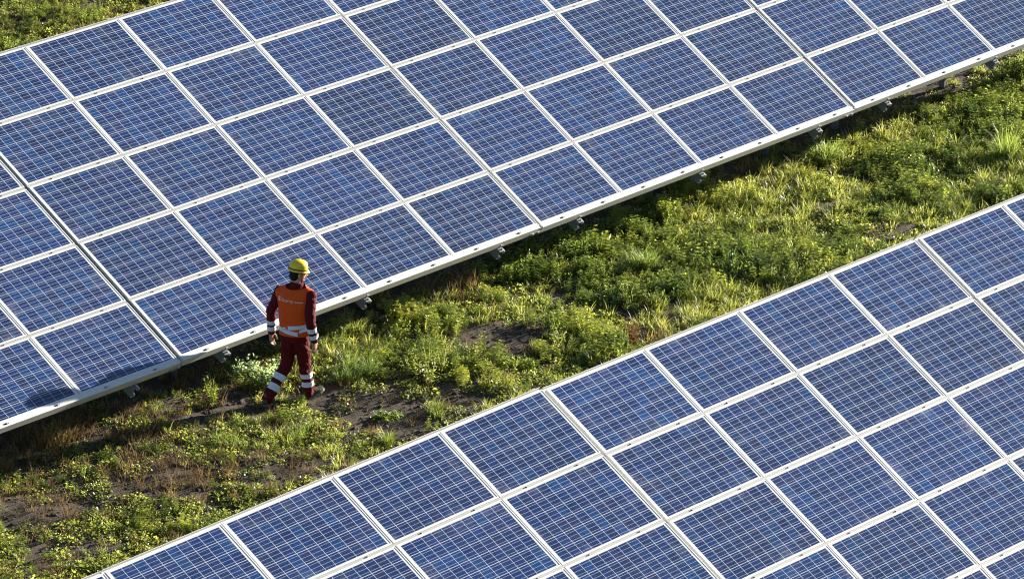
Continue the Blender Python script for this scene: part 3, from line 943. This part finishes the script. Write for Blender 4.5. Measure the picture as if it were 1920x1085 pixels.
HEAD_ROT = Matrix.Rotation(R(-24), 4, 'Z') @ Matrix.Rotation(R(6), 4, 'Y')     # looks slightly right and down
def hp(x, y, z): return J['head'] + HEAD_ROT.to_3x3() @ Vector((x, y, z))

def hand(bm, wrist, side, fwd):
    """relaxed hand: palm, thumb and four curled fingers; side +1 left, -1 right"""
    d = Vector((.02 * fwd, 0.02 * side, -1)).normalized()        # fingers point down
    f = Vector((1, 0, 0))                                        # thumb side faces forward
    inn = Vector((0, -side, 0))                                  # palm faces the thigh
    p0 = wrist + d * .015
    tube(bm, [wrist - d * .03, p0, p0 + d * .045, p0 + d * .085], [(.020, .026), (.015, .032), (.014, .040), (.012, .038)], tuple(f), 14)
    base = p0 + d * .085
    for k, (o, ln) in enumerate(((.030, .072), (.010, .080), (-.010, .075), (-.029, .060))):
        q0 = base + f * o
        q1 = q0 + d * ln * .45 + inn * .006
        q2 = q1 + (d * .8 + inn * .6) * ln * .32
        q3 = q2 + (d * .5 + inn * .9) * ln * .25
        tube(bm, [q0 - d * .015, q0, q1, q2, q3], [.0095, .0092, .0086, .0078, .0062], tuple(f), 10)
    t0 = p0 + d * .02 + f * .026
    t1 = t0 + (d * .6 + f * .75 + inn * .25) * .036
    t2 = t1 + (d * .95 + f * .25 + inn * .25) * .030
    t3 = t2 + (d * .95 - f * .05 + inn * .3) * .024
    tube(bm, [t0, t1, t2, t3], [.0135, .0115, .0105, .0075], (0, 1, 0), 10)

def build_body():
    bm = bmesh.new()
    torso(bm, -.018, .84)
    bmesh.ops.transform(bm, matrix=TWIST, verts=bm.verts[:])
    tube(bm, [J['chest'], J['neck'], hp(-.012, 0, -.06)], [(.07, .08), .058, .055], seg=18)
    # head: cranium, face, jaw, nose, ears
    ball(bm, hp(-.012, 0, .035), (.096, .076, .092), HEAD_ROT)
    ball(bm, hp(.022, 0, -.02), (.072, .064, .085), HEAD_ROT)
    ball(bm, hp(.046, 0, -.082), (.040, .042, .030), HEAD_ROT)
    tube(bm, [hp(.088, 0, .015), hp(.102, 0, -.012), hp(.108, 0, -.03)], [.010, .012, .015], seg=10)
    for s in (-1, 1):
        ball(bm, hp(.098, s * .012, -.032), .010)
        ball(bm, hp(-.012, s * .078, -.012), (.018, .009, .031), HEAD_ROT @ Matrix.Rotation(R(10), 4, 'Y'))
        ball(bm, hp(.082, s * .030, .022), (.016, .022, .008), HEAD_ROT)      # brows
    for s, c in ((-1, 'R'), (1, 'L')):
        limb(bm, [J['s' + c], J['e' + c], J['w' + c]], [.052, .042, .028])
        limb(bm, [J['h' + c], J['k' + c], J['a' + c]], [.078, .052, .038])
        hand(bm, J['w' + c], s, 1)
    me = fuse(bm, 'body', .0055, 2)
    return me
body = obj('body', build_body(), M_SKIN, worker)
for s in (-1, 1):
    bm = bmesh.new(); ball(bm, hp(.081, s * .031, .004), .0125)
    obj('eye', bm_mesh(bm, 'eye', True), M_EYE, body)
bm = bmesh.new(); ball(bm, hp(.086, 0, -.066), (.008, .024, .008), HEAD_ROT)
obj('mouth', bm_mesh(bm, 'mouth', True), M_LIPS, body)

def cut(me, planes, lift, name, keep=None, simplify=True):
    """copy the cloth between cutting planes (point, normal kept side) and lift it off the cloth"""
    bm = bmesh.new(); bm.from_mesh(me)
    if keep:
        kill = [f for f in bm.faces if not keep(f.calc_center_median())]
        bmesh.ops.delete(bm, geom=kill, context='FACES')
    for co, no in planes:
        bmesh.ops.bisect_plane(bm, geom=bm.verts[:] + bm.edges[:] + bm.faces[:], plane_co=co, plane_no=no, clear_inner=True)
    bm.normal_update()
    for v in bm.verts: v.co += v.normal * lift
    return bm_mesh(bm, name, True)

def axis_dist(a, b):
    a, b = Vector(a), Vector(b); d = (b - a)
    def f(p):
        t = max(0, min(1, (p - a).dot(d) / d.length_squared))
        return (p - (a + d * t)).length
    return f

def wr_sleeve(p):
    q = Vector((p.x * 9, p.y * 9, p.z * 22))
    return .010 * noise.noise(q) + .006 * noise.noise(q * 2.3 + Vector((3, 1, 5)))
def wr_leg(p):
    q = Vector((p.x * 8, p.y * 8, p.z * 11 + p.x * 8))
    g = 1.5 if p.z < .2 else 1.0
    return g * (.014 * noise.noise(q) + .008 * noise.noise(q * 2.4))
def wr_vest(p):
    q = Vector((p.x * 6, p.y * 7 + p.z * 3, p.z * 6))
    f = Vector((p.x * 5, p.y * 4 - p.z * 5, p.z * 13))
    return .008 * noise.noise(q) + .004 * noise.noise(q * 2.5) + .008 * noise.noise(f)

# jacket with sleeves and collar
bm = bmesh.new()
torso(bm, -.005, .84)
bmesh.ops.transform(bm, matrix=TWIST, verts=bm.verts[:])
for c in 'RL':
    ball(bm, J['s' + c] + Vector((0, 0, -.005)), .070)
    limb(bm, [J['s' + c], J['e' + c], J['w' + c] + Vector((0, 0, .005))], [.070, .062, .049])
jacket_me = fuse(bm, 'jacket', .009, 4, wr_sleeve)
jacket = obj('jacket', jacket_me, M_RED, worker)
for c in 'RL':
    e, wv = J['e' + c], J['w' + c]
    ax = (wv - e).normalized(); ds = axis_dist(e, wv + ax * .05)
    for t0, t1 in ((.38, .60), (.70, .90)):
        a, b = e.lerp(wv, t0), e.lerp(wv, t1)
        me = cut(jacket_me, ((a, ax), (b, -ax)), .004, 'reflective_band', lambda p: ds(p) < .10)
        obj('reflective_band', me, M_TAPE, jacket)
bm = bmesh.new()       # collar
k0 = J['neck'] + Vector((.0, 0, -.005))
tube(bm, [k0 + Vector((-.004, 0, -.02)), k0 + Vector((0, 0, .015)), k0 + Vector((.008, 0, .062))], [(.090, .104), (.078, .084), (.078, .080)], seg=24, cap=False)
obj('collar', fuse(bm, 'collar', .007, 2), M_RED, jacket)

# vest
bm = bmesh.new()
torso(bm, .022, .845)
for s in (-1, 1):
    tube(bm, [(.095, s * .06, 1.385), (.095, s * .185, 1.315)], [.066, .080], (1, 0, 0), 16)
vest_me = fuse(bm, 'vest', .009, 5, wr_vest)
bm = bmesh.new(); bm.from_mesh(vest_me)
bmesh.ops.bisect_plane(bm, geom=bm.verts[:] + bm.edges[:] + bm.faces[:], plane_co=(0, 0, .835), plane_no=(.02, 0, 1), clear_inner=True)
for s in (-1, 1):
    bmesh.ops.bisect_plane(bm, geom=bm.verts[:] + bm.edges[:] + bm.faces[:], plane_co=(0, s * .240, 1.3), plane_no=(0, -s, .12), clear_inner=True)
bmesh.ops.bisect_plane(bm, geom=bm.verts[:] + bm.edges[:] + bm.faces[:], plane_co=(.06, 0, 1.418), plane_no=(.25, 0, -1), clear_inner=True)
vest_me = bm_mesh(bm, 'vest', True)
vest = obj('vest', vest_me, M_VEST, worker)
Z = Vector((0, 0, 1))
for (z0, z1, tx, ty, ymin, ymax) in ((.925, .972, 0, .10, -9, .045), (.940, .972, 0, .30, .075, .125), (.862, .910, 0, -.16, -.075, 9), (.858, .895, 0, .30, -9, -.09)):
    n0 = Vector((tx, ty, 1)).normalized()
    me = cut(vest_me, ((Vector((0, 0, z0)), n0), (Vector((0, 0, z1)), -n0)), .0045, 'reflective_band', lambda p: ymin < p.y < ymax)
    obj('reflective_band', turned(me), M_TAPE, vest)

# trousers
bm = bmesh.new()
tube(bm, [(.055, 0, .80), (.06, 0, .86), (.062, 0, .93)], [(.118, .162), (.124, .172), (.116, .168)], seg=24)
for c in 'RL':
    h_, k_, a_ = J['h' + c], J['k' + c], J['a' + c]
    low = a_ + (a_ - k_).normalized() * .01
    limb(bm, [h_, k_, low], [.106, .076, .067], 6)
tr_me = fuse(bm, 'trousers', .009, 4, wr_leg)
trousers = obj('trousers', tr_me, M_RED, worker)
for c in 'RL':
    k_, a_ = J['k' + c], J['a' + c]
    ax = (a_ - k_).normalized(); ds = axis_dist(k_, a_ + ax * .05)
    for t0, t1 in ((.34, .50), (.62, .79)):
        me = cut(tr_me, ((k_.lerp(a_, t0), ax), (k_.lerp(a_, t1), -ax)), .005, 'reflective_band', lambda p: ds(p) < .125 and (p.x > -.02 if c == 'R' else p.x < .06))
        obj('reflective_band', me, M_TAPE, trousers)

# boots
def boot(c, pitch, yaw):
    a = J['a' + c]
    m = Matrix.Translation(a) @ Matrix.Rotation(R(yaw), 4, 'Z') @ Matrix.Rotation(R(pitch), 4, 'Y')
    bm = bmesh.new()
    tube(bm, [(-.012, 0, .03), (-.012, 0, .0), (-.01, 0, -.03)], [.044, .045, .045], seg=16)
    tube(bm, [(-.055, 0, -.045), (0, 0, -.035), (.06, 0, -.040), (.12, 0, -.052), (.175, 0, -.058)], [(.030, .034), (.045, .040), (.040, .046), (.030, .050), (.024, .040)], (0, 1, 0), 16)
    me = fuse(bm, 'boot', .007, 3)
    me.transform(m)
    b = obj('boot', me, M_BOOT, worker)
    bm = bmesh.new()
    out = [(-.092, .0), (-.085, .028), (-.05, .038), (.0, .036), (.06, .044), (.12, .053), (.17, .046), (.205, .022), (.212, 0)]
    out = out + [(x, -y) for x, y in out[-2:0:-1]]
    lo = [bm.verts.new((x, y, -.100)) for x, y in out]; hi = [bm.verts.new((x * .98, y * .96, -.072)) for x, y in out]
    n = len(out)
    for i in range(n): bm.faces.new((lo[i], lo[(i + 1) % n], hi[(i + 1) % n], hi[i]))
    bm.faces.new(hi); bm.faces.new(lo[::-1])
    bmesh.ops.recalc_face_normals(bm, faces=bm.faces)
    me = bm_mesh(bm, 'sole'); me.transform(m)
    obj('sole', me, M_SOLE, b)
boot('R', -20, -6)
boot('L', 4, 4)

# hair and helmet
bm = bmesh.new()
ball(bm, hp(-.022, 0, .040), (.094, .083, .088), HEAD_ROT)
ball(bm, hp(-.048, 0, -.030), (.060, .070, .066), HEAD_ROT)
hair_me = fuse(bm, 'hair', .006, 1, lambda p: .003 * noise.noise(p * 60))
obj('hair', hair_me, M_HAIR, worker)
def helmet():
    H = Matrix.Translation(J['head']) @ HEAD_ROT @ Matrix.Translation((-.006, 0, .048)) @ Matrix.Rotation(R(5), 4, 'Y') @ Matrix.Scale(.93, 4)
    bm = bmesh.new(); rows = []; seg = 40
    prof = [(1.06, -.018), (1.07, -.006), (1.0, .0), (1.0, .020), (.985, .045), (.93, .072), (.82, .096), (.64, .114), (.42, .125), (.2, .130), (.02, .132)]
    for r, z in prof:
        row = []
        for k in range(seg):
            a = 2 * math.pi * k / seg
            brim = 1.0 + (0.20 * max(0, math.cos(a)) ** 3 if z <= 0 else 0)
            x, y = .128 * r * math.cos(a) * brim, .108 * r * math.sin(a)
            zz = z - (.012 * max(0, math.cos(a)) if z <= 0 else 0)
            ridge = .006 * math.exp(-(y / .018) ** 2) if z > .06 else 0
            row.append(bm.verts.new((x, y, zz + ridge)))
        rows.append(row)
    for r0, r1 in zip(rows, rows[1:]):
        for k in range(seg): bm.faces.new((r0[k], r0[(k + 1) % seg], r1[(k + 1) % seg], r1[k]))
    bm.faces.new(rows[-1])
    me = bm_mesh(bm, 'helmet', True); me.transform(H)
    h_ = obj('helmet', me, M_HELM, worker)
    bm = bmesh.new(); rr = []
    for z, r in ((.008, 1.012), (.008, 1.035), (.022, 1.035), (.022, 1.012)):
        rr.append([bm.verts.new((.128 * r * math.cos(2 * math.pi * k / seg), .108 * r * math.sin(2 * math.pi * k / seg), z + .014 * -math.cos(2 * math.pi * k / seg) * 0)) for k in range(seg)])
    for i in range(4):
        for k in range(seg): bm.faces.new((rr[i][k], rr[i][(k + 1) % seg], rr[(i + 1) % 4][(k + 1) % seg], rr[(i + 1) % 4][k]))
    bmesh.ops.recalc_face_normals(bm, faces=bm.faces)
    me = bm_mesh(bm, 'helmet_band', True); me.transform(H)
    obj('helmet_band', me, M_STRAP, h_)
    bm = bmesh.new()
    for s in (-1, 1):
        tube(bm, [hp(.012, s * .082, .045), hp(.022, s * .080, -.01), hp(.034, s * .062, -.07), hp(.044, s * .03, -.112), hp(.046, 0, -.116)], [.0045] * 5, (1, 0, 0), 8)
    tube(bm, [hp(.03, -.062, -.07), hp(.03, -.075, -.13), hp(.02, -.07, -.18)], [.004, .004, .004], (1, 0, 0), 8)
    obj('chin_strap', bm_mesh(bm, 'chin_strap', True), M_STRAP, h_)
helmet()

# print on the back of the vest: a ring emblem, the word, a slash and a thin second line
def back_print():
    bv = BVHTree.FromPolygons([v.co for v in vest_me.vertices], [p.vertices[:] for p in vest_me.polygons])
    pieces = []
    def text(body, size, y, z):
        cu = bpy.data.curves.new('t', 'FONT'); cu.body = body; cu.size = size; cu.resolution_u = 3; cu.offset = .0010
        o = bpy.data.objects.new('t', cu); COL.objects.link(o)
        me = bpy.data.meshes.new_from_object(o.evaluated_get(bpy.context.evaluated_depsgraph_get()))
        vs = [(v.co.x + y, v.co.y + z) for v in me.vertices]
        fs = [p.vertices[:] for p in me.polygons]
        wd = max(v.co.x for v in me.vertices)
        bpy.data.objects.remove(o); bpy.data.curves.remove(cu)
        pieces.append((vs, fs)); return y + wd
    def ring(y, z, r0, r1, a0, a1, n=18):
        vs, fs = [], []
        for i in range(n + 1):
            a = R(a0 + (a1 - a0) * i / n)
            vs += [(y + r0 * math.cos(a), z + r0 * math.sin(a)), (y + r1 * math.cos(a), z + r1 * math.sin(a))]
        for i in range(n): fs.append((2 * i, 2 * i + 1, 2 * i + 3, 2 * i + 2))
        pieces.append((vs, fs))
    def bar(y0, y1, z0, z1, sl=0.0):
        pieces.append(([(y0, z0), (y1, z0), (y1 + sl, z1), (y0 + sl, z1)], [(0, 1, 2, 3)]))
    ring(.025, .018, .013, .026, 40, 330); ring(.025, .018, .0, .012, 180, 360)
    e = text('Energy', .054, .056, .0)
    bar(e + .008, e + .0105, -.008, .030, .008)
    q = e + .024
    for i in range(9): bar(q + i * .0105, q + i * .0105 + .0082, .004, .018)
    bm = bmesh.new()
    Y0, Z0, tilt = .195, 1.268, -.05
    for vs, fs in pieces:
        bv_ = []
        for a, b in vs:
            yy = Y0 - a * 1.02; zz = Z0 + b + a * tilt
            hit = bv.ray_cast(Vector((-1, yy, zz)), Vector((1, 0, 0)))
            x = hit[0].x if hit[0] is not None else -.02
            bv_.append(bm.verts.new((x - .0045, yy, zz)))
        for f in fs:
            try: bm.faces.new([bv_[i] for i in f])
            except ValueError: pass
    obj('back_print', turned(bm_mesh(bm, 'back_print')), M_PRINT, vest)
back_print()
turned(vest_me)
